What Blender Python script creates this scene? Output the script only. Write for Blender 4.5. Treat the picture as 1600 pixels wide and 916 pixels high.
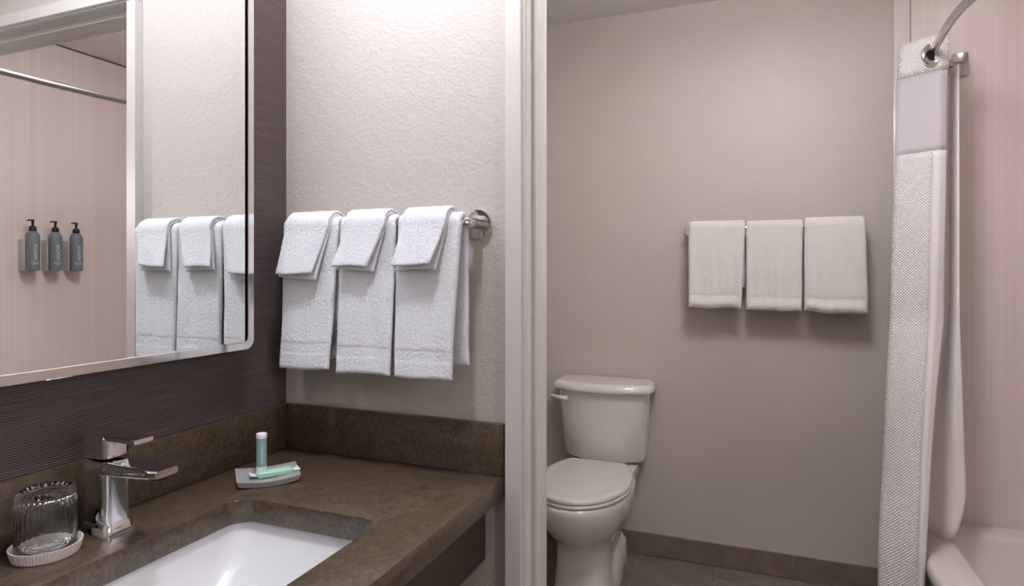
import bpy, bmesh, math, random
from mathutils import Vector, noise, Matrix
from mathutils.geometry import tessellate_polygon
random.seed(7)
for o in list(bpy.data.objects): bpy.data.objects.remove(o)
S = bpy.context.scene
COL = S.collection
PI = math.pi

# ------------------------------------------------------------------ camera, world, exposure
cam_d = bpy.data.cameras.new('camera'); cam = bpy.data.objects.new('camera', cam_d); COL.objects.link(cam)
cam.location = (1.001, -1.131, 1.269); cam.rotation_euler = (PI/2, 0, math.radians(21.54))
cam_d.sensor_width = 36; cam_d.lens = 968/1600*36; cam_d.shift_y = (424.2-458)/1600
cam_d.clip_start = .02
S.camera = cam
W = bpy.data.worlds.new('world'); S.world = W; W.use_nodes = True
W.node_tree.nodes['Background'].inputs[0].default_value = (0.02, 0.02, 0.02, 1)
S.view_settings.view_transform = 'Standard'; S.view_settings.look = 'None'
S.view_settings.gamma = 1; S.view_settings.use_curve_mapping = False
S.view_settings.exposure = 0.0
VANITY_E, BATH_E, OVER_E, ENTRY_FILL_E, SHOWER_E, SIDE_FILL_E = 20.0, 39.0, 250.0, 6.0, 18.0, 29.0

# ------------------------------------------------------------------ key planes (metres)
XL, YP, YB, XT, ZC = -.015, .015, 1.678, 2.41, 2.437     # left wall, towel wall, back wall, tub wall, ceiling
YPI = .125                                                # partition, bathroom side
ZCT = .863                                                # counter top
YN, XE = -2.4, 2.0                                        # entry end wall, entry right wall

# ------------------------------------------------------------------ materials
def srgb(r, g, b):
    f = lambda c: (c/12.92 if c <= .04045 else ((c+.055)/1.055)**2.4)
    return (f(r/255), f(g/255), f(b/255), 1)
class Mat:
    def __init__(s, name, col=(.8, .8, .8, 1), rough=.5, metal=0, spec=.5):
        s.m = bpy.data.materials.new(name); s.m.use_nodes = True
        s.t = s.m.node_tree; s.b = s.t.nodes['Principled BSDF']
        s.set('Base Color', col); s.set('Roughness', rough); s.set('Metallic', metal); s.set('Specular IOR Level', spec)
    def set(s, k, v): s.b.inputs[k].default_value = v; return s
    def n(s, typ, **kw):
        n = s.t.nodes.new(typ)
        for k, v in kw.items():
            if k in n.inputs: n.inputs[k].default_value = v
            else: setattr(n, k, v)
        return n
    def l(s, a, b): s.t.links.new(a, b)
    def coord(s, scale=(1, 1, 1), kind='Object'):
        tc = s.n('ShaderNodeTexCoord'); mp = s.n('ShaderNodeMapping'); mp.inputs['Scale'].default_value = scale
        s.l(tc.outputs[kind], mp.inputs['Vector']); return mp.outputs['Vector']
    def noise(s, vec, scale, detail=2, rough=.5):
        n = s.n('ShaderNodeTexNoise'); n.inputs['Scale'].default_value = scale; n.inputs['Detail'].default_value = detail
        n.inputs['Roughness'].default_value = rough; s.l(vec, n.inputs['Vector']); return n.outputs['Fac']
    def bump(s, h, strength, dist):
        b = s.n('ShaderNodeBump'); b.inputs['Strength'].default_value = strength; b.inputs['Distance'].default_value = dist
        s.l(h, b.inputs['Height'])
        prev = s.b.inputs['Normal'].links
        if prev: s.l(prev[0].from_socket, b.inputs['Normal'])
        s.l(b.outputs['Normal'], s.b.inputs['Normal']); return s
    def ramp(s, fac, stops, target='Base Color'):
        r = s.n('ShaderNodeValToRGB'); e = r.color_ramp.elements
        while len(e) < len(stops): e.new(.5)
        for el, (p, c) in zip(e, stops): el.position = p; el.color = c
        s.l(fac, r.inputs['Fac'])
        if target: s.l(r.outputs['Color'], s.b.inputs[target])
        return r.outputs['Color']
    def math(s, op, a, b=None):
        n = s.n('ShaderNodeMath', operation=op)
        for i, v in enumerate((a, b)):
            if v is None: continue
            if isinstance(v, (int, float)): n.inputs[i].default_value = v
            else: s.l(v, n.inputs[i])
        return n.outputs[0]

def paint(name, col, rough=.42, size=150, amt=.5, spec=.5):
    m = Mat(name, col, rough, spec=spec); v = m.coord()
    h = m.math('ADD', m.noise(v, size, 3, .55), m.math('MULTIPLY', m.noise(v, size*.38, 2), .8))
    m.bump(h, amt, .003); return m.m
M = {}
M['wall'] = paint('orange_peel_paint', srgb(188, 180, 172), .42, 150, .4)
M['wallbath'] = paint('orange_peel_paint_bathroom', srgb(184, 177, 168), .46, 170, .3)
M['trim'] = Mat('semigloss_trim_paint', srgb(200, 196, 190), .3).m
m = Mat('popcorn_ceiling', srgb(198, 194, 188), .8); v = m.coord(); h = m.noise(v, 120, 4, .7); m.bump(h, .7, .006)
m.ramp(m.noise(v, 160, 3, .7), [(.35, srgb(206, 202, 198)), (.65, srgb(246, 243, 240))]); M['ceil'] = m.m
M['ceilplain'] = paint('ceiling_paint', srgb(214, 211, 206), .7, 120, .3)
# dark ribbed wallpaper
m = Mat('ribbed_dark_wallpaper', srgb(66, 56, 56), .55, spec=.35)
v = m.coord((1, 1, 1)); w = m.n('ShaderNodeTexWave', wave_type='BANDS', bands_direction='Z'); w.inputs['Scale'].default_value = 82
w.inputs['Distortion'].default_value = 1.6; w.inputs['Detail'].default_value = 2; w.inputs['Detail Scale'].default_value = .35
m.l(m.coord((.3, .3, 1)), w.inputs['Vector'])
st = m.noise(m.coord((8, 8, 420)), 1, 2); mixv = m.math('ADD', m.math('MULTIPLY', w.outputs['Fac'], .55), m.math('MULTIPLY', st, .55))
m.ramp(mixv, [(.2, srgb(52, 43, 42)), (.85, srgb(108, 94, 93))]); m.bump(w.outputs['Fac'], .5, .0012); M['paper'] = m.m
# quartz
def quartz(name, a, b, rough=.22):
    m = Mat(name, a, rough, spec=.75); v = m.coord()
    c = m.ramp(m.math('ADD', m.math('MULTIPLY', m.noise(v, 30, 3, .6), .25), m.math('MULTIPLY', m.noise(v, 110, 4, .75), .75)), [(.38, a), (.64, b)], None)
    vo = m.n('ShaderNodeTexVoronoi'); vo.inputs['Scale'].default_value = 55; m.l(v, vo.inputs['Vector'])
    sp = m.math('LESS_THAN', vo.outputs['Distance'], .035)
    mx = m.n('ShaderNodeMix', data_type='RGBA'); m.l(m.math('MULTIPLY', sp, .5), mx.inputs[0]); m.l(c, mx.inputs[6]); mx.inputs[7].default_value = srgb(190, 175, 155)
    m.l(mx.outputs[2], m.b.inputs['Base Color']); return m.m
M['quartz'] = quartz('brown_quartz', srgb(52, 43, 32), srgb(98, 82, 64), .3)
M['apron'] = Mat('dark_laminate', srgb(66, 52, 43), .4).m
M['china'] = Mat('vitreous_china', srgb(216, 212, 206), .12, spec=.6).set('Coat Weight', .4).m
M['sink'] = Mat('sink_glaze', srgb(218, 218, 219), .22, spec=.4).m
M['seatp'] = Mat('seat_plastic', srgb(206, 202, 198), .22).m
M['tub'] = Mat('tub_enamel', srgb(216, 205, 199), .16).m
M['chrome'] = Mat('chrome', (.86, .86, .87, 1), .05, 1).m
M['nickel'] = Mat('polished_nickel', (.74, .70, .67, 1), .09, 1).m
M['rodm'] = Mat('satin_steel', (.5, .485, .475, 1), .22, 1).m
M['framem'] = Mat('mirror_frame_steel', (.80, .77, .74, 1), .1, 1).m
M['mirror'] = Mat('mirror_silver', (.9, .915, .905, 1), 0.0, 1).m
M['black'] = Mat('black_plastic', srgb(22, 20, 20), .35).m
M['edge'] = Mat('mirror_edge', srgb(30, 36, 33), .2).m
# terry
def terry(name, col):
    m = Mat(name, col, .95, spec=.1); v = m.coord()
    m.set('Sheen Weight', .25); m.set('Sheen Roughness', .6)
    n1 = m.noise(m.coord((1, 1, .8)), 300, 3, .65); n2 = m.noise(v, 800, 2, .7)
    m.bump(m.math('ADD', n1, m.math('MULTIPLY', n2, .6)), .85, .0034); return m.m
M['terry'] = terry('white_terry', srgb(234, 235, 237))
M['terry2'] = terry('offwhite_terry', srgb(230, 227, 222))
# curtain fabrics use UV (metres along the cloth)
m = Mat('waffle_weave', srgb(233, 230, 228), .8, spec=.2); v = m.coord((1, 1, 1), 'UV')
sx = m.n('ShaderNodeSeparateXYZ'); m.l(v, sx.inputs[0])
wa = m.math('ADD', m.math('SINE', m.math('MULTIPLY', m.math('ADD', sx.outputs[0], sx.outputs[1]), 620)), m.math('SINE', m.math('MULTIPLY', m.math('SUBTRACT', sx.outputs[0], sx.outputs[1]), 620)))
m.bump(wa, .7, .0013); M['waffle'] = m.m
m = Mat('smooth_hem_cloth', srgb(226, 223, 221), .75, spec=.2); m.bump(m.noise(m.coord(), 90, 3), .25, .002); M['hem'] = m.m
m = Mat('sheer_voile', srgb(226, 221, 225), .8); m.set('Alpha', .6)
wv = m.n('ShaderNodeTexWave', wave_type='BANDS', bands_direction='X'); wv.inputs['Scale'].default_value = 160; m.l(m.coord((1, 1, 1), 'UV'), wv.inputs['Vector'])
m.bump(wv.outputs['Fac'], .2, .0006); M['sheer'] = m.m
m = Mat('liner_cloth', srgb(244, 240, 236), .6); m.set('Alpha', .92); m.bump(m.noise(m.coord((1, 1, .3)), 30, 2), .3, .004); M['liner'] = m.m
# tub surround panel with fine vertical reeding
m = Mat('reeded_surround', srgb(206, 194, 189), .32)
n1 = m.noise(m.coord((230, 230, .5)), 1, 3, .6); n2 = m.noise(m.coord((60, 60, .2)), 1, 2)
m.ramp(m.math('ADD', m.math('MULTIPLY', n1, .6), m.math('MULTIPLY', n2, .4)), [(.3, srgb(212, 197, 192)), (.7, srgb(228, 214, 209))]); m.bump(n1, .35, .002); M['reed'] = m.m
# tile
def tile(name, a, b):
    m = Mat(name, a, .45); v = m.coord(kind='Object')
    m.ramp(m.noise(v, 9, 6, .65), [(.3, a), (.72, b)]); m.bump(m.noise(v, 140, 3), .12, .002); return m.m
M['tile'] = tile('taupe_stone_tile', srgb(96, 88, 77), srgb(126, 117, 104))
M['btile'] = tile('taupe_stone_base_tile', srgb(100, 88, 76), srgb(130, 117, 102))
M['grout'] = Mat('grout', srgb(150, 141, 130), .9).m
# small things
m = Mat('clear_glass', (1, 1, 1, 1), 0.0); m.set('Transmission Weight', 1); m.set('IOR', 1.47); M['glass'] = m.m
m = Mat('frosted_dish', srgb(196, 195, 192), .35); m.set('Transmission Weight', .45); m.set('IOR', 1.4); M['frost'] = m.m
M['paper_white'] = Mat('pleated_paper', srgb(236, 226, 222), .8).m
M['mint'] = Mat('mint_wrapper', srgb(166, 210, 186), .3).m
M['mintw'] = Mat('wrapper_end', srgb(228, 238, 236), .3).m
M['tubeteal'] = Mat('tube_teal', srgb(142, 168, 166), .35).m
M['tubewhite'] = Mat('tube_white', srgb(236, 226, 226), .35).m
M['print'] = Mat('pale_print', srgb(214, 224, 226), .5).m
M['bottle'] = Mat('slate_bottle', srgb(112, 120, 125), .3).m
M['bracket'] = Mat('bracket_grey', srgb(196, 188, 182), .4).m
def emit(name, col, e):
    m = bpy.data.materials.new(name); m.use_nodes = True; b = m.node_tree.nodes['Principled BSDF']
    b.inputs['Emission Color'].default_value = col; b.inputs['Emission Strength'].default_value = e; b.inputs['Base Color'].default_value = (.8, .8, .8, 1); return m
M['glowv'] = emit('vanity_diffuser', (.925, .93, 1.08, 1), VANITY_E)
M['glowb'] = emit('bath_diffuser', (.975, .95, 1, 1), BATH_E)
M['glowe'] = emit('entry_fill_glow', (.98, .96, 1, 1), ENTRY_FILL_E)  # glow of the added fill drum behind the camera
M['glowo'] = emit('overhead_diffuser', (.96, .95, 1.04, 1), OVER_E)
M['glowc'] = emit('side_fill_glow', (.99, .96, 1, 1), SIDE_FILL_E)  # glow of the added side fill
M['glows'] = emit('shower_diffuser', (1, .95, .93, 1), SHOWER_E)

# ------------------------------------------------------------------ builders
def tag(o, label=None, cat=None, group=None, kind=None):
    for k, v in (('label', label), ('category', cat), ('group', group), ('kind', kind)):
        if v: o[k] = v
    return o
def thing(name, label, cat, loc=(0, 0, 0), group=None):
    o = bpy.data.objects.new(name, None); COL.objects.link(o); o.location = loc; o.empty_display_size = .05
    return tag(o, label, cat, group)
def link(name, me, mat, parent=None, smooth=False):
    if mat: me.materials.append(M[mat] if isinstance(mat, str) else mat)
    if smooth:
        for p in me.polygons: p.use_smooth = True
    o = bpy.data.objects.new(name, me); COL.objects.link(o)
    if parent:
        o.parent = parent; o.location = -Vector(parent.matrix_basis.translation) if parent.parent is None else (0, 0, 0)
    return o
# geometry is given in world coordinates; link() cancels the parent's offset. Sub-parts sit under parts whose own origin is the world origin.
def mesh(name, vs, fs, mat, parent=None, smooth=False):
    me = bpy.data.meshes.new(name); me.from_pydata([tuple(v) for v in vs], [], fs); 
    bm = bmesh.new(); bm.from_mesh(me); bmesh.ops.recalc_face_normals(bm, faces=bm.faces); bm.to_mesh(me); bm.free()
    return link(name, me, mat, parent, smooth)
def autosmooth(o, ang=35):
    me = o.data
    for p in me.polygons: p.use_smooth = True
    bm = bmesh.new(); bm.from_mesh(me)
    for e in bm.edges:
        if len(e.link_faces) == 2 and e.calc_face_angle(0) > math.radians(ang): e.smooth = False
    bm.to_mesh(me); bm.free(); return o
def boxes(name, bl, mat, parent=None, bevel=0, seg=2):
    bm = bmesh.new()
    for (x0, x1, y0, y1, z0, z1) in bl:
        r = bmesh.ops.create_cube(bm, size=1)
        for v in r['verts']:
            v.co = Vector(((x0+x1)/2+v.co.x*(x1-x0), (y0+y1)/2+v.co.y*(y1-y0), (z0+z1)/2+v.co.z*(z1-z0)))
    if bevel: bmesh.ops.bevel(bm, geom=bm.edges[:], offset=bevel, segments=seg, affect='EDGES', profile=.5)
    me = bpy.data.meshes.new(name); bm.to_mesh(me); bm.free()
    o = link(name, me, mat, parent)
    if bevel: autosmooth(o, 40)
    return o
def loft(name, rings, mat, parent=None, cap=(True, True), ang=None, close=True):
    vs = []; fs = []; n = len(rings[0])
    for r in rings: vs += list(r)
    for i in range(len(rings)-1):
        for j in range(n if close else n-1):
            k = (j+1) % n
            fs.append((i*n+j, i*n+k, (i+1)*n+k, (i+1)*n+j))
    if cap[0]: fs.append(tuple(range(n))[::-1])
    if cap[1]: fs.append(tuple(range((len(rings)-1)*n, len(rings)*n)))
    o = mesh(name, vs, fs, mat, parent, True)
    if ang: autosmooth(o, ang)
    return o
def rrect(cx, cy, hx, hy, r, seg=6):
    r = min(r, hx*.999, hy*.999); pts = []
    for (sx, sy, a0) in ((1, 1, 0), (-1, 1, 90), (-1, -1, 180), (1, -1, 270)):
        for k in range(seg+1):
            a = math.radians(a0+90*k/seg); pts.append((cx+sx*(hx-r)+r*math.cos(a), cy+sy*(hy-r)+r*math.sin(a)))
    return pts
def at_z(p2, z): return [Vector((x, y, z)) for x, y in p2]
def lathe(name, c, prof, mat, parent=None, axis='Z', n=40, cap=(True, True), ang=40, mod=None):
    c = Vector(c); rings = []
    for r, h in prof:
        ring = []
        for k in range(n):
            a = 2*PI*k/n; rr = r*(mod(a, h) if mod else 1)
            p = (rr*math.cos(a), rr*math.sin(a))
            ring.append(c+(Vector((p[0], p[1], h)) if axis == 'Z' else Vector((h, p[0], p[1])) if axis == 'X' else Vector((p[0], h, p[1]))))
        rings.append(ring)
    return loft(name, rings, mat, parent, cap, ang)
def catmull(P, n=8):
    P = [Vector(p) for p in P]; out = []
    Q = [P[0]*2-P[1]]+P+[P[-1]*2-P[-2]]
    for i in range(1, len(Q)-2):
        for k in range(n):
            t = k/n; a, b, c, d = Q[i-1:i+3]
            out.append(.5*((2*b)+(c-a)*t+(2*a-5*b+4*c-d)*t*t+(3*b-a-3*c+d)*t**3))
    out.append(P[-1]); return out
def tube(name, path, r, mat, parent=None, n=16, cap=True):
    path = [Vector(p) for p in path]; rings = []; up = Vector((0, 0, 1))
    for i, p in enumerate(path):
        t = (path[min(i+1, len(path)-1)]-path[max(i-1, 0)]).normalized()
        if abs(t.dot(up)) > .95: up = Vector((1, 0, 0))
        a = t.cross(up).normalized(); b = a.cross(t); rr = r(i/(len(path)-1)) if callable(r) else r
        rings.append([p+a*rr*math.cos(2*PI*k/n)+b*rr*math.sin(2*PI*k/n) for k in range(n)])
    return loft(name, rings, mat, parent, (cap, cap), 50)
def extrude_poly(name, poly, lo, hi, axis, mat, parent=None, ang=30):
    def mk(p, h): return Vector((p[0], p[1], h)) if axis == 'Z' else Vector((h, p[0], p[1])) if axis == 'X' else Vector((p[0], h, p[1]))
    o = loft(name, [[mk(p, lo) for p in poly], [mk(p, hi) for p in poly]], mat, parent); return autosmooth(o, ang)
def st(o): o['kind'] = 'structure'; return o
def text_mesh(name, body, size, mat, parent, matrix, extrude=.0003, align='LEFT'):
    cu = bpy.data.curves.new(name, 'FONT'); cu.body = body; cu.size = size; cu.extrude = extrude; cu.align_x = align; cu.resolution_u = 3
    t = bpy.data.objects.new(name, cu); COL.objects.link(t)
    dg = bpy.context.evaluated_depsgraph_get(); me = bpy.data.meshes.new_from_object(t.evaluated_get(dg))
    bpy.data.objects.remove(t); me.transform(matrix); me.materials.clear()
    return link(name, me, mat, parent)

# ------------------------------------------------------------------ room shell
TH = .08
st(boxes('wall_left', [(XL-TH, XL, YN, YP+.055, 0, ZC)], 'paper'))
st(boxes('wall_left_bathroom', [(XL-TH, XL, YP+.055, YB+TH, 0, ZC)], 'wallbath'))
DX0, DX1, DZ = .575, 1.50, 1.985
st(boxes('wall_partition', [(XL, DX0, YP, YPI, 0, ZC), (DX0, DX1, YP, YPI, DZ, ZC), (DX1, XT, YP, YPI, 0, ZC)], 'wall'))
st(boxes('wall_back', [(XL, XT, YB, YB+TH, 0, ZC)], 'wallbath'))
wr = st(boxes('wall_right', [(XT, XT+TH, YP, YB+TH, 0, ZC)], 'wallbath'))
st(boxes('wall_entry_right', [(XE, XE+TH, YN, YP, 0, ZC)], 'wall'))
st(boxes('wall_entry_end', [(XL-TH, XE+TH, YN-TH, YN, 0, ZC)], 'wall'))
st(boxes('ceiling', [(XL-TH, XT+TH, YPI-.05, YB+TH, ZC, ZC+.05)], 'ceil'))
st(boxes('ceiling_entry', [(XL-TH, XT+TH, YN-TH, YPI-.05, ZC, ZC+.05)], 'ceilplain'))
fl = st(boxes('floor', [(XL-TH, XT+TH, YN-TH, YB+TH, -.06, -.004)], 'grout'))
TW, TL, G = .325, .61, .0022
tile_me = {}
def tile_obj(x0, x1, y0, y1):
    key = (round(x1-x0, 3), round(y1-y0, 3))
    if key not in tile_me:
        o = boxes('floor_tile', [(-key[0]/2, key[0]/2, -key[1]/2, key[1]/2, -.008, 0)], 'tile', None, .0012, 1); tile_me[key] = o.data; bpy.data.objects.remove(o)
    o = bpy.data.objects.new('floor_tile', tile_me[key]); COL.objects.link(o); o.parent = fl; o.location = ((x0+x1)/2, (y0+y1)/2, 0)
for ci in range(-2, 6):
    x0 = .52+ci*TW; x1 = x0+TW
    off = (1.567 if ci % 2 else 1.262)
    for rj in range(-7, 2):
        y0 = off+(rj-1)*TL; y1 = y0+TL
        xa, xb, ya, yb = max(x0, XL), min(x1, XE), max(y0, YN), min(y1, YB)
        if xb-xa < .03 or yb-ya < .03: continue
        tile_obj(xa+G, xb-G, ya+G, yb-G)
bb = st(boxes('baseboard_back', [(XL, 1.52, YB-.008, YB, 0, .098)], 'grout'))
for x0, x1 in ((XL, -.079), (-.079, .531), (.531, 1.142), (1.142, 1.52)):
    boxes('base_tile', [(x0+.001, x1-.001, YB-.012, YB-.004, .001, .099)], 'btile', bb, .0015, 1)
bl = st(boxes('baseboard_left', [(XL, XL+.008, YPI, YB-.012, 0, .098)], 'grout'))
for k in range(3):
    a, b = YPI+k*.61, min(YPI+(k+1)*.61, YB-.012)
    boxes('base_tile', [(XL+.004, XL+.012, a+.001, b-.001, .001, .099)], 'btile', bl, .0015, 1)

# door frame: profiled casing and jamb
def jamb_poly(s, x):   # plan profile, s=+1 opening lies towards +x
    p = [(-.034, -.007), (-.003, -.007), (0, -.004), (0, .0), (.004, .0), (.004, .004), (.006, .006), (.006, .040), (.015, .040), (.0175, .0415),
         (.0185, .044), (.0185, .078), (.0175, .081), (.015, .083), (.006, .084), (.006, .130), (.003, .1335), (0, .1345), (-.034, .1385), (-.034, .1255), (-.004, .1255), (-.004, .0145), (-.034, .0145)]
    return [(x+s*a, b) for a, b in p]
JX = .577
st(extrude_poly('trim_1', jamb_poly(1, JX), 0, 1.968, 'Z', 'trim'))
st(extrude_poly('trim_2', jamb_poly(-1, 1.495), 0, 1.968, 'Z', 'trim'))
hd = [(y, 1.975-a) for a, y in [(a, b) for a, b in jamb_poly(1, 0)]]
st(extrude_poly('trim_3', hd, JX-.034, 1.495+.034, 'X', 'trim'))

# tub surround panels on the alcove walls
ZTUB = .32
def panel(nm, b, parent): return boxes(nm, [b], 'reed', parent, .002, 1)
wbk = bpy.data.objects['wall_back']; wpt = bpy.data.objects['wall_partition']
panel('surround_panel', (1.557, XT, YB-.008, YB, ZTUB-.03, ZC-.004), wbk)
boxes('surround_edge_strip', [(1.499, 1.555, YB-.010, YB, .0985, ZC-.002)], 'tub', wbk, .003, 2)
panel('surround_panel', (XT-.008, XT, YPI, YB-.008, ZTUB-.03, ZC-.006), wr)
boxes('surround_top_gap', [(XT-.006, XT, YPI, YB-.008, ZC-.006, ZC-.001)], 'black', wr)
panel('surround_panel', (1.60, XT-.008, YPI, YPI+.008, ZTUB-.03, ZC-.004), wpt)

# ------------------------------------------------------------------ lamps and added fill lights
t = thing('vanity_light', 'long white glass vanity light bar mounted high above the mirror', 'light', (.06, -.47, 2.13))
boxes('backplate', [(XL, .02, -.60, -.34, 2.08, 2.20)], 'nickel', t, .006)
boxes('arm', [(.015, .07, -.49, -.45, 2.125, 2.155)], 'nickel', t, .004)
tube('diffuser', [(.11, -.80, 2.14), (.11, -.14, 2.14)], .042, 'glowv', t, 24)
def drum(name, label, x, y, r, zt, mat):
    t = thing(name, label, 'light', (x, y, ZC))
    lathe('canopy', (x, y, 0), [(.055, ZC-.001), (.06, ZC-.012), (.05, ZC-.018)], 'nickel', t)
    tube('stem', [(x, y, ZC-.018), (x, y, zt-.002)], .008, 'nickel', t)
    lathe('drum_shade', (x, y, 0), [(r*.94, zt), (r, zt-.004), (r, zt-.075), (r*.96, zt-.085), (r*.5, zt-.092), (r*.1, zt-.094)], mat, t)
drum('bathroom_ceiling_light', 'round white drum ceiling light over the bathroom floor', 1.06, .50, .17, 2.335, 'glowb')
t = thing('shower_downlight', 'small round recessed downlight in the ceiling over the bathtub', 'light', (1.85, 1.20, ZC))
lathe('trim_ring', (1.85, 1.20, 0), [(.085, ZC-.0005), (.085, ZC-.006), (.065, ZC-.008), (.062, ZC-.001)], 'trim', t, cap=(False, False))
lathe('lens', (1.85, 1.20, 0), [(.061, ZC-.001), (.061, ZC-.004), (.04, ZC-.006), (.01, ZC-.007)], 'glows', t)
t = thing('vanity_downlight', 'small round recessed downlight in the ceiling above the vanity countertop', 'light', (.52, -.45, ZC))
lathe('trim_ring', (.52, -.45, 0), [(.095, ZC-.0005), (.095, ZC-.006), (.075, ZC-.008), (.072, ZC-.001)], 'trim', t, cap=(False, False))
lathe('lens', (.52, -.45, 0), [(.071, ZC-.001), (.071, ZC-.003), (.04, ZC-.004), (.01, ZC-.005)], 'glowo', t)
t = thing('added_side_fill', 'added unseen fill lamp, a white cylinder on the entry wall across from the vanity', 'light', (XE, -.95, 1.45))  # added out of view to brighten toilet base, jamb and dark wallpaper
boxes('backplate', [(XE-.015, XE-.0005, -1.0, -.90, 1.46, 1.74)], 'nickel', t, .004)
boxes('arm', [(XE-.05, XE-.012, -.965, -.935, 1.585, 1.615)], 'nickel', t, .003)
lathe('shade', (XE-.11, -.95, 0), [(.062, 1.44), (.066, 1.445), (.066, 1.755), (.062, 1.76)], 'glowc', t)
drum('added_entry_fill', 'added unseen fill lamp, a round white drum in the entry farther behind the vanity', 1.15, -1.75, .18, 2.375, 'glowe')  # invented fixture behind the camera, gives soft fill

# ------------------------------------------------------------------ vanity
def slab_with_hole(name, outer, inner, z0, z1, mat, parent, bev=.0025):
    bm = bmesh.new()
    loops = []
    for pts in (outer, inner):
        vs = [bm.verts.new((x, y, z1)) for x, y in pts]; loops.append([bm.edges.new((vs[i], vs[(i+1) % len(vs)])) for i in range(len(vs))])
    bmesh.ops.triangle_fill(bm, use_beauty=True, use_dissolve=False, edges=loops[0]+loops[1])
    r = bmesh.ops.extrude_face_region(bm, geom=bm.faces[:])
    for v in [g for g in r['geom'] if isinstance(g, bmesh.types.BMVert)]: v.co.z = z0
    bmesh.ops.recalc_face_normals(bm, faces=bm.faces)
    sharp = [e for e in bm.edges if len(e.link_faces) == 2 and e.calc_face_angle(0) > 1.2]
    bmesh.ops.bevel(bm, geom=sharp, offset=bev, segments=2, affect='EDGES', profile=.5)
    me = bpy.data.meshes.new(name); bm.to_mesh(me); bm.free()
    return autosmooth(link(name, me, mat, parent), 30)
XF = .536
YS0, YS1 = -.272, -.760
t = thing('vanity_countertop', 'dark brown speckled stone vanity countertop with short backsplash around the sink', 'countertop', (.26, -.5, ZCT-.04))
hole = rrect(.286, (YS0+YS1)/2, .148, abs(YS1-YS0)/2, .036, 8)
slab_with_hole('slab', [(XL, YP), (XL, -1.25), (XF, -1.25), (XF, YP)], hole, ZCT-.042, ZCT, 'quartz', t)
boxes('backsplash', [(XL, 0, -1.25, YP, ZCT+.0005, ZCT+.103)], 'quartz', t, .002)
boxes('side_splash', [(.0008, XF, 0, YP, ZCT+.0005, ZCT+.103)], 'quartz', t, .002)
t = thing('vanity_apron', 'dark brown laminate apron board under the front of the countertop', 'panel', (.485, -.6, .69))
boxes('front_board', [(.474, .492, -1.25, YP-.001, .688, ZCT-.0425)], 'apron', t, .0015)
boxes('support_board', [(XL, .474, -1.25, -1.23, .688, ZCT-.0425)], 'apron', t, .0015)
# sink
t = thing('undermount_sink', 'white rectangular undermount sink basin set in the brown countertop', 'sink', (.286, -.51, .68))
cy = (YS0+YS1)/2; hy = abs(YS1-YS0)/2
prof = [(.156, hy+.008, .040, ZCT-.0425), (.154, hy+.006, .042, .812), (.150, hy-.002, .045, .795), (.143, hy-.022, .040, .770), (.132, hy-.055, .034, .745),
        (.116, hy-.090, .03, .726), (.095, hy-.130, .03, .714), (.060, hy-.18, .05, .709), (.025, .026, .024, .707)]
rings = [at_z(rrect(.286+.0*i, cy, a, b, r, 8), z) for i, (a, b, r, z) in enumerate(prof)]
outer = [at_z(rrect(.286, cy, a+.012, b+.012, r+.01, 8), z-.008) for a, b, r, z in prof[:-2]]
outer[0] = at_z(rrect(.286, cy, .175, hy+.027, .05, 8), ZCT-.0425)
loft('basin', outer[::-1]+rings, 'sink', t, ang=60)
lathe('drain', (.286, cy, 0), [(.026, .708), (.026, .7105), (.021, .7115), (.019, .709), (.006, .7085)], 'chrome', t)

# faucet
FY = -.463
t = thing('faucet', 'chrome single lever basin faucet standing behind the sink', 'faucet', (.055, FY, ZCT))
loft('base_plinth', [at_z(rrect(.058, FY, a, b, .012), z) for a, b, z in ((.0335, .0275, ZCT+.0002), (.0335, .0275, ZCT+.004), (.031, .025, ZCT+.014), (.0285, .0232, ZCT+.020))], 'chrome', t, ang=35)
bp = []
for k in range(13):
    u = k/12; z = ZCT+.018+u*.098
    hx = .0272-.0012*math.sin(u*PI); hyy = .0222-.0010*math.sin(u*PI); bp.append(at_z(rrect(.058+.000*u, FY, hx, hyy, .0105), z))
loft('body', bp, 'chrome', t, ang=35)
sp = []
for k in range(15):   # spout: flat bar leaving the body towards the basin, its tip turned down
    u = k/14; x = .040+u*.146; zt = ZCT+.1165-.004*u*u; h = .013+.011*(1-u)*(u < .9)-.000; wy = .0225-.0005*u
    if u > .93: wy -= .003; h -= .002
    cyv = [(FY+sy*(wy-.003*(1 if cz else 0))*1, zt-cz*h) for sy, cz in ()]
    ring = rrect(FY, zt-h/2, wy, h/2, .004, 4); sp.append([Vector((x, a, b)) for a, b in ring])
loft('spout', sp, 'chrome', t, ang=35)
lathe('aerator', (.172, FY, 0), [(.011, ZCT+.096), (.011, ZCT+.1)], 'black', t)
hb = [at_z(rrect(.056, FY, a, b, .009), z) for a, b, z in ((.0245, .0205, ZCT+.1185), (.0265, .0220, ZCT+.120), (.0265, .0222, ZCT+.150), (.0245, .0205, ZCT+.153))]
hd_ = loft('handle_block', hb, 'chrome', t, ang=35)
lv = []
for k in range(11):
    u = k/10; x = .034+u*.104; zt = ZCT+.1565-.0035*u; h = .011-.004*u; wy = .0215-.0055*u
    lv.append([Vector((x, a, b)) for a, b in rrect(FY, zt-h/2, wy, h/2, .0028, 3)])
loft('lever', lv, 'chrome', hd_, ang=35)

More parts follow.
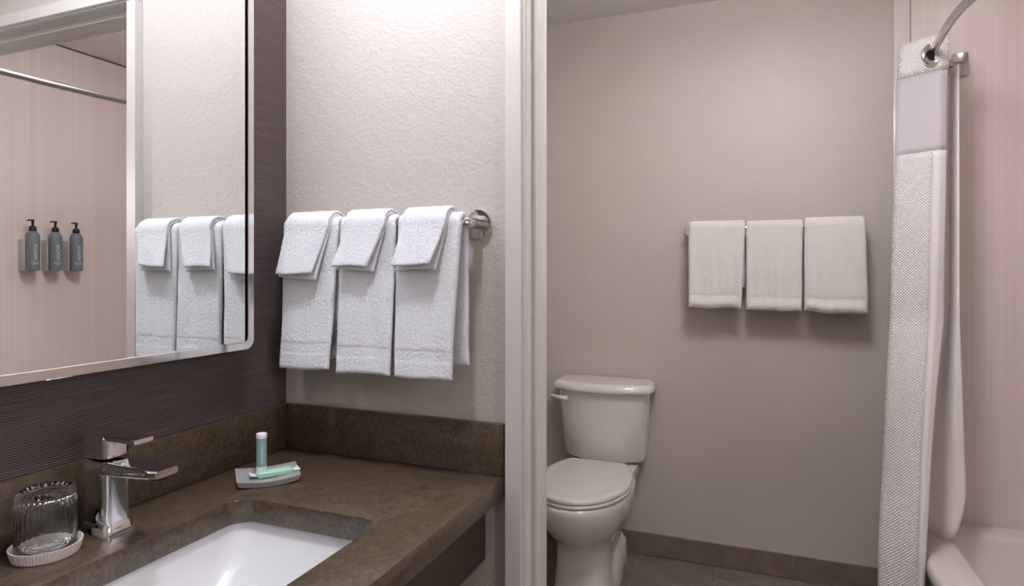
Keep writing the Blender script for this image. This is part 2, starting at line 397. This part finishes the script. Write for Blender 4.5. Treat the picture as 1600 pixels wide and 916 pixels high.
# drinking glass upside down on a pleated paper coaster
GC = (.052, -.549)
t = thing('drinking_glass', 'clear ribbed drinking glass turned upside down on a paper coaster', 'glass', (GC[0], GC[1], ZCT+.003))
zb = ZCT+.0032
NR = 30
def ribs(a, h):
    k = (h-(zb+.042))/.03
    return 1+.022*max(0, min(1, k))*math.cos(NR*a)
GS = .92
op = [(.0405, zb), (.0408, zb+.02), (.0402, zb+.040), (.0398, zb+.055), (.0395, zb+.070), (.0385, zb+.084), (.036, zb+.0905), (.032, zb+.092), (.027, zb+.0895), (.012, zb+.088)]
ip = [(.012, zb+.081), (.030, zb+.080), (.0345, zb+.076), (.0360, zb+.066), (.0372, zb+.040), (.0382, zb+.02), (.0384, zb)]
op = [(r*GS, h) for r, h in op]; ip = [(r*GS, h) for r, h in ip]
n = 180
lathe('tumbler', (GC[0], GC[1], 0), op+ip, 'glass', t, n=n, cap=(False, False), ang=80, mod=lambda a, h: ribs(a, h))
me = bpy.data.objects['tumbler'].data
bm = bmesh.new(); bm.from_mesh(me); bm.verts.ensure_lookup_table(); L = len(op)+len(ip)
for j in range(n):
    k = (j+1) % n; bm.faces.new((bm.verts[(L-1)*n+j], bm.verts[(L-1)*n+k], bm.verts[k], bm.verts[j]))
f1 = bm.faces.new([bm.verts[(len(op)-1)*n+j] for j in range(n)]); f2 = bm.faces.new([bm.verts[len(op)*n+j] for j in range(n)])
# replace the strip joining both bottoms by two discs
bm.faces.ensure_lookup_table()
a0 = (len(op)-1)*n
bad = [f for f in bm.faces if f not in (f1, f2) and {v.index//n for v in f.verts} == {len(op)-1, len(op)}]
bmesh.ops.delete(bm, geom=bad, context='FACES_ONLY')
bmesh.ops.recalc_face_normals(bm, faces=bm.faces)
for f in bm.faces: f.smooth = True
bm.to_mesh(me); bm.free()
t = thing('paper_coaster', 'white pleated paper coaster cap under the upturned glass', 'coaster', (GC[0], GC[1], ZCT))
pl = lambda a, h: 1+(.012*math.cos(64*a) if h > ZCT+.002 else 0)
lathe('coaster_cup', (GC[0], GC[1], 0), [(.01, ZCT+.0004), (.0400, ZCT+.0006), (.0412, ZCT+.004), (.0440, ZCT+.0165), (.0428, ZCT+.0165), (.0404, ZCT+.0045), (.039, ZCT+.003), (.01, ZCT+.0028)], 'paper_white', t, n=256, ang=60, mod=pl)

# soap dish with tube and wrapped soap
ang = math.radians(47)
DC = Vector((.112, -.180, ZCT)); ux = Vector((math.cos(ang), math.sin(ang), 0)); uy = Vector((-math.sin(ang), math.cos(ang), 0))
DA, DB = .057, .046
t = thing('soap_dish', 'frosted translucent rectangular soap dish at the back corner of the countertop', 'soap dish', DC)
NX, NY = 16, 10; top = []; bot = []
for i in range(NX+1):
    for j in range(NY+1):
        a = (i/NX-.5)*2; b = (j/NY-.5)*2
        bow = .007*(1-a*a)*(1 if b < 0 else -.15)
        p = DC+ux*(a*DA)+uy*(b*DB-(bow*abs(b)))
        zt = .011+.004*a*a-.0035*(1-a*a)*(1-b*b)
        top.append(p+Vector((0, 0, zt))); bot.append(DC+(p-DC)*.93+Vector((0, 0, .0005+.0035*a*a)))
vs = top+bot; fs = []; N1 = (NX+1)*(NY+1); I = lambda i, j: i*(NY+1)+j
for i in range(NX):
    for j in range(NY):
        fs.append((I(i, j), I(i+1, j), I(i+1, j+1), I(i, j+1))); fs.append((N1+I(i, j), N1+I(i, j+1), N1+I(i+1, j+1), N1+I(i+1, j)))
rim = [I(i, 0) for i in range(NX+1)]+[I(NX, j) for j in range(1, NY+1)]+[I(i, NY) for i in range(NX-1, -1, -1)]+[I(0, j) for j in range(NY-1, 0, -1)]
for k in range(len(rim)):
    a, b = rim[k], rim[(k+1) % len(rim)]; fs.append((a, b, N1+b, N1+a))
o = mesh('dish', vs, fs, 'frost', t, True); autosmooth(o, 40)
TC = DC+ux*(-.010)+uy*.016; TB = ZCT+.0085
t = thing('toiletry_tube', 'slim pale teal toiletry tube standing upright on the soap dish', 'tube', (TC.x, TC.y, TB))
lathe('cap', (TC.x, TC.y, TB), [(.0102, 0), (.0105, .001), (.0102, .0125), (.0098, .014)], 'tubewhite', t)
bd = lathe('sleeve', (TC.x, TC.y, TB), [(.0098, .014), (.0098, .069)], 'tubeteal', t)
lathe('end_seal', (TC.x, TC.y, TB), [(.0100, .069), (.0103, .0705), (.0103, .0765), (.0094, .0782), (.006, .0775)], 'tubewhite', t)
vd = Vector((cam.location.x-TC.x, cam.location.y-TC.y, 0)).normalized(); va = math.atan2(vd.y, vd.x)+.12
bars = []
vs = []; fs = []
def patch(a0, a1, z0, z1, r):
    b0 = len(vs)
    for a in (a0, a1):
        for z in (z0, z1): vs.append((TC.x+r*math.cos(a), TC.y+r*math.sin(a), z))
    fs.append((b0, b0+1, b0+3, b0+2))
z = TB+.022
while z < TB+.060:
    h = random.choice((.0012, .0018, .0024)); patch(va-.10, va+.10, z, z+h, .00992); z += h+.0008
mesh('lettering', vs, fs, 'print', bd)
# soap: green wrapped bar with crimped white ends
SC = DC+ux*.012-uy*.012; sdir = (ux*math.cos(.12)+uy*math.sin(.12)).normalized(); sn = Vector((-sdir.y, sdir.x, 0))
t = thing('wrapped_soap', 'small mint green wrapped soap bar with crimped clear ends on the dish', 'soap', (SC.x, SC.y, ZCT+.0085))
SC.z = 0
def bar_ring(u, hw, hh, zc, r): return [SC+sdir*u+sn*a+Vector((0, 0, b)) for a, b in rrect(0, ZCT+zc, hw, hh, r, 4)]
loft('wrapper', [bar_ring(-.034, .007, .003, .0145, .0025), bar_ring(-.031, .0115, .0058, .0152, .003), bar_ring(.031, .0115, .0058, .0152, .003), bar_ring(.034, .007, .003, .0145, .0025)], 'mint', t, ang=50)
boxes('wrapper_seam', [(-.5, .5, -.5, .5, -.5, .5)], 'mint', t)
o = bpy.data.objects['wrapper_seam']; o.data.transform(Matrix.Translation(SC+sn*.003+Vector((0, 0, ZCT+.0213)))@Matrix.Rotation(math.atan2(sdir.y, sdir.x), 4, 'Z')@Matrix.Diagonal((.060, .006, .0012, 1)))
for s in (-1, 1):
    vs = []; fs = []
    for i in range(5):
        for j in range(7):
            u = .033+.0032*i; w = (.007+.0016*i)*(j/6-.5)*2
            vs.append(SC+sdir*(s*u)+sn*w+Vector((0, 0, ZCT+.0148+.0012*math.sin(j*2.6)*(i/4)+.0012*i*(1 if s < 0 else .6))))
    for i in range(4):
        for j in range(6): fs.append((i*7+j, i*7+j+1, (i+1)*7+j+1, (i+1)*7+j))
    o = mesh('wrapper_end', vs, fs, 'mintw', t, True); md = o.modifiers.new('s', 'SOLIDIFY'); md.thickness = .0006

# ------------------------------------------------------------------ mirror
MX, FXF = .030, .034
MY1, MZ0 = -.155, 1.124
MY0, MZ1 = -.80, 2.02
t = thing('wall_mirror', 'large rectangular mirror with polished metal frame and rounded corners on the dark wall', 'mirror', (XL, -.48, MZ0))
def fr(inset, x, r, seg=8):
    y0, y1, z0, z1 = MY0-.021+inset, -.134-inset, 1.109+inset, MZ1+.015-inset
    return [Vector((x, a, b)) for a, b in rrect((y0+y1)/2, (z0+z1)/2, (y1-y0)/2, (z1-z0)/2, r, seg)]
A = [fr(0, XL, .022), fr(0, FXF-.001, .022), fr(.0012, FXF, .021), fr(.0155, FXF, .010), fr(.0165, FXF-.001, .009), fr(.0165, .012, .009)]
loft('frame', A, 'framem', t, (False, False), 30)
boxes('backing', [(.006, .014, MY0-.004, -.1506, MZ0-.0006, MZ1-.002)], 'black', t)
pane = boxes('mirror_pane', [(.0245, MX, MY0, MY1, MZ0+.0005, MZ1-.004)], 'mirror', t)
boxes('pane_edge', [(.014, .0244, MY0+.0, MY1, MZ0+.0005, MZ1-.004)], 'edge', t)

# ------------------------------------------------------------------ towels
def drape(name, yb, zb, r0, th, zf, zk, xf, parent, mat, seed, toward=-1, lay=0., wob=.004, band=True, fuzz=.0010, step=.0026, flare=.012, fold=False, join=None, sagk=.006):
    """cloth folded to thickness th over a bar at (yb,zb); zf/zk = front/back hem heights; xf(side,u) edges; u=0 top .. 1 front hem, -1 back hem"""
    path = []; R = r0+th/2
    Lf, Lk = zb-zf, zb-zk
    n = max(8, int(Lf/step))
    for i in range(n, 0, -1):
        u = i/n; path.append((yb+toward*(R+flare*u**1.3), zb-Lf*u, u))
    for k in range(15):
        a = PI*k/14; path.append((yb+toward*R*math.cos(a), zb+R*math.sin(a), 0))
    n = max(8, int(Lk/step))
    for i in range(1, n+1):
        u = i/n; path.append((yb-toward*(R+.002*u), zb-Lk*u, -u))
    rings = []; NW = 56
    for i, (y, z, u) in enumerate(path):
        p0, p1 = path[max(i-1, 0)], path[min(i+1, len(path)-1)]
        ty, tz = p1[0]-p0[0], p1[1]-p0[1]; l = math.hypot(ty, tz); ny, nz = (-tz/l, ty/l)
        if toward > 0: ny, nz = -ny, -nz
        xl, xr = xf(-1, u), xf(1, u); e = 0
        d = abs(u)*(Lf if u > 0 else Lk); dh = (Lf if u > 0 else Lk)-d     # distance from hem
        h = th/2
        if band:
            if .036 < dh < .052: h *= .86
            if abs(dh-.054) < .003 or abs(dh-.034) < .002: h *= .85
        if fold and u > 0: h *= 1+.45*math.exp(-((dh-.022)/.016)**2)-.16*math.exp(-((dh-.052)/.008)**2)
        hr = .014 if fold else .004
        if dh < hr: h *= .35+.65*math.sqrt(dh/hr) if fold else .55+.45*dh/hr
        ring = []
        w = xr-xl; cx = (xl+xr)/2; hw = w/2
        sec = []
        for k in range(NW): sec.append((-hw+h+(w-2*h)*k/(NW-1), h))
        for k in range(1, 5): a = PI/2-PI*k/5; sec.append((hw-h+h*math.cos(a), h*math.sin(a)))
        for k in range(NW): sec.append((hw-h-(w-2*h)*k/(NW-1), -h))
        for k in range(1, 5): a = -PI/2-PI*k/5; sec.append((-hw+h+h*math.cos(a), h*math.sin(a)))
        for (sx, sh) in sec:
            X = cx+sx; wv = wob*abs(u)*(noise.noise(Vector((X*18+seed*3.1, z*4, seed)))+.5*noise.noise(Vector((X*40, z*7+seed, 5))))
            q = Vector((X, y+ny*sh, z+nz*sh))
            dn = Vector((noise.noise(q*260+Vector((seed, 0, 0))), noise.noise(q*260+Vector((7, seed, 0))), noise.noise(q*260+Vector((0, 3, seed)))))*fuzz
            lf = .0022*noise.noise(Vector((X*9, z*9, seed*2)))
            sag = sagk*noise.noise(Vector((X*11+seed, 0, seed)))*abs(u)**2
            ring.append(q+Vector((dn.x*.6+.003*noise.noise(Vector((z*14, seed, sh*50)))*abs(u), (wv+lf)*1+dn.y, dn.z+sag)))
        rings.append(ring)
    o = loft(name, rings, mat, parent)
    if join:
        bm = bmesh.new(); bm.from_mesh(join.data); bm.from_mesh(o.data); bm.to_mesh(join.data); bm.free(); bpy.data.objects.remove(o); return join
    return o
lerp = lambda a, b, t: a+(b-a)*t
# --- vanity towel bar
BY, BZ = -.042, 1.364
t = thing('towel_bar', 'polished nickel towel bar on the pale wall beside the mirror', 'towel bar', (.26, BY, BZ))
tube('rail', [(.055, BY, BZ), (.452, BY, BZ)], .0085, 'nickel', t, 20)
for x in (.03, .476):
    s_ = 1 if x < .2 else -1
    tube('post', catmull([(x+s_*.030, BY, BZ), (x+s_*.016, BY, BZ), (x+s_*.005, BY+.004, BZ), (x, BY+.015, BZ), (x, YP-.006, BZ)], 6), .0108, 'nickel', t, 24)
    lathe('wall_flange', (x, 0, BZ), [(.0305, YP-.0005), (.0305, YP-.007), (.0295, YP-.0085), (.012, YP-.0085)], 'nickel', t, 'Y', 48)
HT = [((.044, .190), (.044, .172), 'nearest the dark wall'), ((.1925, .327), (.190, .322), 'in the middle'), ((.3315, .475), (.329, .456), 'nearest the door frame')]
labs = ['white hand towel hanging nearest the dark wall on the vanity towel bar', 'middle white hand towel on the vanity towel bar', 'white hand towel hanging nearest the door frame on the vanity towel bar']
for i, ((a, b), (c, d), w) in enumerate(HT):
    f = lambda s, u, a=a, b=b, c=c, d=d: (lerp(a, c, max(u, 0)) if s < 0 else lerp(b, d, max(u, 0)**.8) if u > 0 else b-.002)
    r = thing('hand_towel', labs[i], 'towel', ((a+b)/2, BY, 1.06), 'folded hand towels on the vanity towel bar')
    drape('folded_cloth', BY, BZ, .0092, .0125, 1.060+.004*(i == 0)-.001*i, 1.082, f, r, 'terry', i+1.3)
WC = [((.062, .174), (.046, .148), 1.260), ((.214, .310), (.194, .284), 1.276), ((.350, .448), (.336, .428), 1.276)]
labs = ['folded white washcloth draped over the hand towel nearest the dark wall', 'folded white washcloth draped over the middle hand towel', 'folded white washcloth draped over the hand towel nearest the door frame']
for i, ((a, b), (c, d), zf) in enumerate(WC):
    f = lambda s, u, a=a, b=b, c=c, d=d: (lerp(a, c, max(u, 0)) if s < 0 else lerp(b, d, max(u, 0)))
    r = thing('washcloth', labs[i], 'washcloth', ((a+b)/2, BY, zf), 'folded washcloths on the vanity towel bar')
    o = drape('folded_cloth', BY, BZ, .0222, .0055, zf-.006, 1.31, f, r, 'terry', i+6.1, band=False, flare=.010, wob=.005)
    g = lambda s, u, f=f: f(s, u)+(-.006 if s > 0 else .002)*max(u, 0)
    drape('folded_cloth', BY, BZ, .0282, .006, zf+.004, 1.32, g, r, 'terry', i+9.7, band=False, flare=.017, wob=.005, join=o)
# --- bathroom towel bar
B2Y, B2Z = 1.598, 1.448
t = thing('towel_bar', 'chrome towel bar on the bathroom wall holding thick bath towels', 'towel bar', (1.06, B2Y, B2Z))
tube('rail', [(.722, B2Y, B2Z), (1.375, B2Y, B2Z)], .009, 'nickel', t, 20)
for x in (.732, 1.365):
    tube('post', [(x, YB-.006, B2Z), (x, B2Y-.009, B2Z)], .0112, 'nickel', t, 24)
    lathe('wall_flange', (x, 0, B2Z), [(.0265, YB-.0005), (.0265, YB-.007), (.0255, YB-.0085), (.012, YB-.0085)], 'nickel', t, 'Y', 48)
BT = [((.733, .958), (.735, .944), 1.118), ((.9615, 1.172), (.962, 1.168), 1.108), ((1.176, 1.392), (1.176, 1.398), 1.106)]
labs = ['thick folded white bath towel nearest the toilet', 'middle folded white bath towel on the bathroom wall', 'thick folded white bath towel nearest the shower curtain']
for i, ((a, b), (c, d), zf) in enumerate(BT):
    f = lambda s, u, a=a, b=b, c=c, d=d: (lerp(a, c, max(u, 0)) if s < 0 else lerp(b, d, max(u, 0)))
    r = thing('bath_towel', labs[i], 'towel', ((a+b)/2, B2Y, zf), 'folded bath towels on the bathroom towel bar')
    drape('folded_cloth', B2Y, B2Z, .0095, (.024, .020, .027)[i], zf, (1.20, 1.21, 1.15)[i], f, r, 'terry2', i+21.3, band=False, fold=True, wob=.009, step=.0034, flare=.012, fuzz=.0018, sagk=.013)

# ------------------------------------------------------------------ toilet
TX = .372
t = thing('toilet', 'white two piece toilet with closed lid against the bathroom back wall', 'toilet', (TX, 1.35, 0))
def egg(cy, a, bf, bk, z, pf=2.0, pb=2.6, n=64):
    out = []
    for k in range(n):
        th = 2*PI*k/n; c, s = math.cos(th), math.sin(th); p = pf if s < 0 else pb
        x = a*math.copysign(abs(c)**(2/p), c); y = (bf if s < 0 else bk)*math.copysign(abs(s)**(2/p), s)
        out.append(Vector((TX+x, cy+y, z)))
    return out
CYB = 1.25
bowl = [(.114, .17, .36, .0, 3, 4), (.116, .172, .362, .012, 3, 4), (.112, .166, .355, .035, 3, 4), (.107, .150, .34, .07, 2.8, 4), (.104, .142, .33, .14, 2.6, 4), (.103, .142, .32, .20, 2.5, 4),
        (.109, .154, .31, .235, 2.3, 3.6), (.126, .190, .30, .262, 2.15, 3.2), (.147, .226, .285, .292, 2.05, 3), (.164, .254, .278, .325, 2, 3), (.175, .274, .273, .362, 2, 3), (.180, .284, .27, .395, 2, 3), (.1805, .286, .27, .415, 2, 3), (.178, .283, .268, .424, 2, 3), (.168, .272, .26, .427, 2, 3)]
loft('bowl', [egg(CYB, a, f, b, z, p, q) for a, f, b, z, p, q in bowl], 'china', t, ang=70)
# foot bulge of the trapway
loft('trapway', [[Vector((x, y, z)) for (y, z) in rrect(1.40, hz/2, hl, hz/2, min(hz*.45, hl*.8), 6)] for x, hl, hz in ((TX-.122, .07, .10), (TX-.114, .12, .15), (TX-.09, .15, .17), (TX+.09, .15, .17), (TX+.114, .12, .15), (TX+.122, .07, .10))], 'china', t, ang=60)
loft('tank_shelf', [at_z(rrect(TX, 1.54, a, .105, .04), z) for a, z in ((.10, .20), (.13, .33), (.15, .40), (.15, .428))], 'china', t, ang=50)
SCY = 1.235
def seat_ring(g, z):
    W_, F_, yb = .183-g, .268-g, SCY+.232-g*.6
    out = []
    for k in range(49):       # front half oval, right to left
        th = -PI*k/48; out.append(Vector((TX+W_*math.cos(th), SCY+F_*math.sin(th), z)))
    side = [(.992, .04), (.965, .085), (.91, .13), (.83, .17), (.74, .203), (.66, .226), (.61, .2315)]
    bk = [(TX-W_*f, min(SCY+d, yb-.0005), z) for f, d in side]
    out += [Vector(p) for p in bk]+[Vector((TX-W_*.3, yb, z)), Vector((TX, yb, z)), Vector((TX+W_*.3, yb, z))]+[Vector((2*TX-p[0], p[1], z)) for p in bk[::-1]]
    return out
loft('seat', [seat_ring(.006, .4278), seat_ring(.001, .4295), seat_ring(0, .434), seat_ring(.001, .4405), seat_ring(.005, .4425)], 'seatp', t, ang=60)
ld = [(.006, .4445), (.001, .4460), (0, .4510), (.002, .4580), (.006, .4615), (.013, .4635), (.030, .4645), (.034, .4640), (.06, .4650), (.10, .4660), (.14, .4665)]
loft('seat_lid', [seat_ring(g, z) for g, z in ld], 'seatp', t, ang=60)
for s in (-1, 1):
    tube('hinge', [(TX+s*.075-.022, SCY+.222, .446), (TX+s*.075+.022, SCY+.222, .446)], .011, 'seatp', t, 16)
YTB = YB-.014
def tank_ring(af, ab, dep, z, side=.56, bulge=.26):
    pts = []; n = 28; yr = YTB-dep*(1-bulge)
    for k in range(n+1):
        x = -af+2*af*k/n; e = abs(x/af); pts.append((x, YTB-dep+dep*bulge*e**2.4))
    ys = YTB-dep*side
    sd = [(lerp(af, ab, .55), lerp(yr, ys, .45)), (lerp(af, ab, .93), lerp(yr, ys, .85)), (ab, ys+.008), (ab, YTB-.012), (ab-.004, YTB-.003), (ab-.012, YTB)]
    pts += sd+[(-x, y) for x, y in sd[::-1]]
    return [Vector((TX+x, y, z)) for x, y in pts]
tk = [(.100, .150, .13, .434), (.118, .166, .145, .438), (.128, .174, .155, .447), (.134, .178, .162, .462), (.158, .186, .176, .56), (.178, .194, .186, .66), (.190, .200, .192, .745)]
loft('tank', [tank_ring(*q) for q in tk], 'china', t, ang=50)
tl = [(.195, .205, .198, .7465), (.206, .217, .210, .749), (.210, .221, .214, .754), (.210, .221, .214, .764), (.207, .217, .210, .776), (.200, .209, .202, .784), (.192, .201, .194, .7865), (.185, .195, .188, .7865), (.13, .14, .14, .788)]
loft('tank_lid', [tank_ring(*q) for q in tl], 'china', t, ang=60)
lp = catmull([(TX-.150, YTB-.150, .712), (TX-.152, YTB-.178, .712), (TX-.175, YTB-.186, .716), (TX-.215, YTB-.182, .722)], 6)
tube('flush_lever', lp, lambda u: .012 if u < .3 else lerp(.013, .005, (u-.3)/.7), 'seatp', t, 16)

# ------------------------------------------------------------------ bathtub
TO, TI, TRI = 1.520, 1.655, XT-.10
t = thing('bathtub', 'white enamel bathtub behind the shower curtain', 'bathtub', (1.95, .9, 0))
y0, y1 = YPI+.009, YB-.009; xr = XT-.009
def R4(x0, x1, ya, yb, r, z): return at_z(rrect((x0+x1)/2, (ya+yb)/2, (x1-x0)/2, (yb-ya)/2, r, 8), z)
rg = [R4(TO+.02, xr, y0, y1, .004, .001), R4(TO+.02, xr, y0, y1, .004, .24), R4(TO+.004, xr, y0, y1, .004, .262), R4(TO, xr, y0, y1, .004, .285), R4(TO+.001, xr, y0, y1, .004, ZTUB-.016), R4(TO+.006, xr, y0, y1, .004, ZTUB-.005), R4(TO+.017, xr, y0, y1, .004, ZTUB),
      R4(TI-.022, TRI+.015, y0+.095, y1-.085, .12, ZTUB), R4(TI-.006, TRI, y0+.11, y1-.10, .12, ZTUB-.006), R4(TI, TRI-.006, y0+.115, y1-.105, .12, ZTUB-.02), R4(TI+.03, TRI-.03, y0+.17, y1-.15, .12, .14), R4(TI+.06, TRI-.06, y0+.22, y1-.19, .11, .075), R4(TI+.12, TRI-.12, y0+.3, y1-.27, .08, .062)]
loft('shell', rg, 'tub', t, ang=50)

# ------------------------------------------------------------------ shower rod, curtain, liner
RP = [(1.715, YB-.012, 2.049), (1.655, 1.615, 2.047), (1.592, 1.51, 2.043), (1.563, 1.28, 2.036), (1.543, 1.04, 2.020), (1.536, .86, 2.000), (1.541, .70, 1.988), (1.546, .46, 1.981), (1.552, .25, 1.980), (1.558, YPI+.012, 1.980)]
rodpath = catmull(RP, 8)
t = thing('curtain_rod', 'curved satin steel shower curtain rod over the bathtub edge', 'curtain rod', (1.56, .9, 2.0))
tube('rail', rodpath, .0128, 'rodm', t, 20)
def flange(x, yw, z, d, nm='wall_flange'):
    bl = [(x-.024, x+.024, min(yw, yw+d), max(yw, yw+d), z-.044, z+.044)]
    boxes(nm, bl, 'rodm', t, .003)
flange(1.715, YB-.008, 2.049, -.014); flange(1.558, YPI, 1.98, .014)
# curtain cross-section (plan) at the top and at the hem; pleats folded against each other
CT = [(1.486, 1.505), (1.598, 1.425), (1.630, 1.440), (1.500, 1.545), (1.520, 1.560), (1.632, 1.500), (1.638, 1.52), (1.535, 1.590), (1.55, 1.605), (1.642, 1.565), (1.645, 1.585), (1.575, 1.635), (1.645, 1.63)]
CB = [(1.395, 1.325), (1.502, 1.235), (1.510, 1.255), (1.415, 1.365), (1.42, 1.385), (1.508, 1.30), (1.510, 1.33), (1.425, 1.425), (1.43, 1.445), (1.508, 1.39), (1.508, 1.42), (1.44, 1.49), (1.508, 1.47)]
CM = [(1.452, 1.465), (1.570, 1.385), (1.606, 1.402), (1.470, 1.505), (1.49, 1.52), (1.618, 1.460), (1.62, 1.48), (1.505, 1.55), (1.52, 1.565), (1.615, 1.525), (1.62, 1.545), (1.54, 1.60), (1.62, 1.59)]
def lin(P, n):
    out = []
    for i in range(len(P)-1):
        a, b = Vector((*P[i], 0)), Vector((*P[i+1], 0))
        for k in range(n): out.append(a+(b-a)*k/n)
    out.append(Vector((*P[-1], 0)))
    for it in range(2):
        out = [out[0]]+[(out[i-1]+out[i]*2+out[i+1])/4 for i in range(1, len(out)-1)]+[out[-1]]
    return out
LT, LM, LB = lin(CT, 8), lin(CM, 8), lin(CB, 8)
ZTOP, ZMID, ZBOT = 2.098, 1.10, .06
def section(z):
    out = []
    for i, (a, m_, b) in enumerate(zip(LT, LM, LB)):
        if z > ZMID: p = m_+(a-m_)*((z-ZMID)/(ZTOP-ZMID))
        else: p = b+(m_-b)*((z-ZBOT)/(ZMID-ZBOT))**1.7
        w = .006*(1-(z-ZBOT)/(ZTOP-ZBOT))
        p = p+Vector((noise.noise(Vector((i*.21, z*2.2, 1.7))), noise.noise(Vector((i*.21, z*2.2, 8.7))), 0))*w*1.5
        out.append(Vector((p.x, p.y, z)))
    return out
arc = [0]
for i in range(1, len(LT)): arc.append(arc[-1]+(LT[i]-LT[i-1]).length)
def cloth(name, z0, z1, i0, i1, mat, parent, th=.0016, nz=None, off=0):
    nz = nz or max(2, int((z1-z0)/.025)); vs = []; fs = []; uv = []
    for k in range(nz+1):
        z = z0+(z1-z0)*k/nz; sct = section(z)
        for i in range(i0, i1+1):
            vs.append(sct[i]); uv.append((arc[i], z))
    n = i1-i0+1
    for k in range(nz):
        for i in range(n-1): fs.append((k*n+i, k*n+i+1, (k+1)*n+i+1, (k+1)*n+i))
    me = bpy.data.meshes.new(name); me.from_pydata([tuple(v) for v in vs], [], fs); ul = me.uv_layers.new(name='UVMap')
    for lp_ in me.loops: ul.data[lp_.index].uv = uv[lp_.vertex_index]
    o = link(name, me, mat, parent, True); md = o.modifiers.new('s', 'SOLIDIFY'); md.thickness = th; md.offset = off
    return o
t = thing('shower_curtain', 'white waffle weave shower curtain with sheer upper band bunched at the tub end', 'shower curtain', (1.45, 1.4, ZBOT))
N = len(LT)-1
cloth('header_band', 1.972, ZTOP, 0, N, 'waffle', t, .003)
cloth('sheer_band', 1.690, 1.972, 0, N, 'sheer', t, .0005)
cloth('curtain_body', ZBOT, 1.690, 0, 7, 'waffle', t, .0025)
cloth('side_hem', ZBOT, 1.690, 7, 16, 'hem', t, .003)
cloth('curtain_folds', ZBOT, 1.690, 16, N, 'waffle', t, .0022)
# grommet ring on the front pleat where the rod passes
def ring(name, c, nrm, R, r, mat, parent, n=36, m_=12):
    nrm = Vector(nrm).normalized(); a = nrm.orthogonal().normalized(); b = nrm.cross(a); rings = []
    for k in range(n):
        th = 2*PI*k/n; d = a*math.cos(th)+b*math.sin(th)
        rings.append([Vector(c)+d*(R+r*math.cos(2*PI*j/m_))+nrm*(r*.7*math.sin(2*PI*j/m_)) for j in range(m_)])
    return loft(name, rings+[rings[0]], mat, parent, (False, False))
ring('grommet', (1.577, 1.428, 2.028), (.35, -1.3, .05), .031, .010, 'nickel', t)
lathe('grommet_core', (0, 0, 0), [(.026, -.001), (.026, .001)], 'black', t)
o = bpy.data.objects['grommet_core']; o.data.transform(Matrix.Translation((1.577, 1.431, 2.028))@Vector((.35, -1.3, .05)).to_track_quat('Z', 'Y').to_matrix().to_4x4())
ring('grommet', (1.585, 1.52, 2.044), (-.6, -1, 0), .030, .0085, 'nickel', t)
# liner inside
vs = []; fs = []; nx_, nz_ = 14, 44
t = thing('curtain_liner', 'thin translucent white curtain liner hanging inside the tub edge', 'curtain liner', (1.62, 1.46, .35))
for k in range(nz_+1):
    for i in range(nx_+1):
        u = i/nx_; w = k/nz_
        zlo = .335+.16*max(0, (u-.55)/.45)**2.5; z = zlo+(2.0-zlo)*w
        if z > 1.1: g = (z-1.1)/1.0; xl_ = lerp(1.632, 1.652, g); xr_ = lerp(1.660, 1.666, g)
        else: g = (z-.06)/1.04; xl_ = 1.520+.112*g**1.7; xr_ = lerp(1.676, 1.660, max(0, (z-.45)/.65))
        x = lerp(xl_, xr_, u); y = 1.525-.05*u-.05*(1-w)+.014*math.sin(u*7)*(1-.7*w)
        vs.append((x, y, z))
for k in range(nz_):
    for i in range(nx_): a = k*(nx_+1)+i; fs.append((a, a+1, a+nx_+2, a+nx_+1))
o = mesh('liner_sheet', vs, fs, 'liner', t, True); md = o.modifiers.new('s', 'SOLIDIFY'); md.thickness = .0006

# ------------------------------------------------------------------ pump bottles on the tub wall (seen in the mirror)
labs = ['slate grey pump bottle on the tub wall, farthest from the towels in the mirror', 'middle slate grey pump bottle of three on the tub wall', 'slate grey pump bottle on the tub wall, closest to the towels in the mirror']
DZ0 = 1.272; DR = .0295
for i, y in enumerate((.822, .927, 1.030)):
    XB = XT-.008-.058
    t = thing('pump_bottle', labs[i], 'dispenser', (XB, y, DZ0), 'pump bottles on the tub wall')
    bo = lathe('bottle', (XB, y, DZ0), [(.027, 0), (.0290, .002), (DR, .006), (DR, .160), (.0285, .172), (.025, .183), (.019, .191), (.0135, .195)], 'bottle', t, n=48)
    lathe('collar', (XB, y, DZ0), [(.0150, .194), (.0158, .196), (.0158, .208), (.0145, .214), (.0098, .219), (.0085, .220)], 'black', t)
    lathe('pump_stem', (XB, y, DZ0), [(.0052, .219), (.0052, .228), (.0068, .243), (.0072, .248), (.0060, .2495)], 'black', t)
    tube('nozzle', [(XB, y+.004, DZ0+.2462), (XB-.004, y-.018, DZ0+.2465), (XB-.006, y-.028, DZ0+.2435)], lambda u: .0042-.001*u, 'black', t, 10)
    boxes('wall_bracket', [(XB+.012, XT-.008, y-.031, y+.022, DZ0-.002, DZ0+.155)], 'bracket', t, .002)
    # lettering runs up the bottle; wrapped on the curved side that faces the room
    mt = Matrix.Rotation(PI/2, 4, 'Z')
    o = text_mesh('lettering', 'NORTHF', .0195, 'print', bo, mt, .0001)
    for v in o.data.vertices:
        s, h = v.co.x, v.co.y      # s across (negative = letter tops), h up the bottle
        a = PI-(s+.0068)/DR*1.0+.12; v.co = Vector((XB+(DR+.0004+v.co.z)*math.cos(a), y+(DR+.0004+v.co.z)*math.sin(a), DZ0+.052+h))
    vs = []; fs = []
    for z, w in ((.041, .6), (.036, .66), (.031, .4)):
        b0 = len(vs)
        for k in range(9):
            a = PI+.12-w+2*w*k/8
            for zz in (z, z+.0012): vs.append((XB+(DR+.0004)*math.cos(a), y+(DR+.0004)*math.sin(a), DZ0+zz))
        for k in range(8): fs.append((b0+2*k, b0+2*k+1, b0+2*k+3, b0+2*k+2))
    mesh('print_lines', vs, fs, 'print', bo)
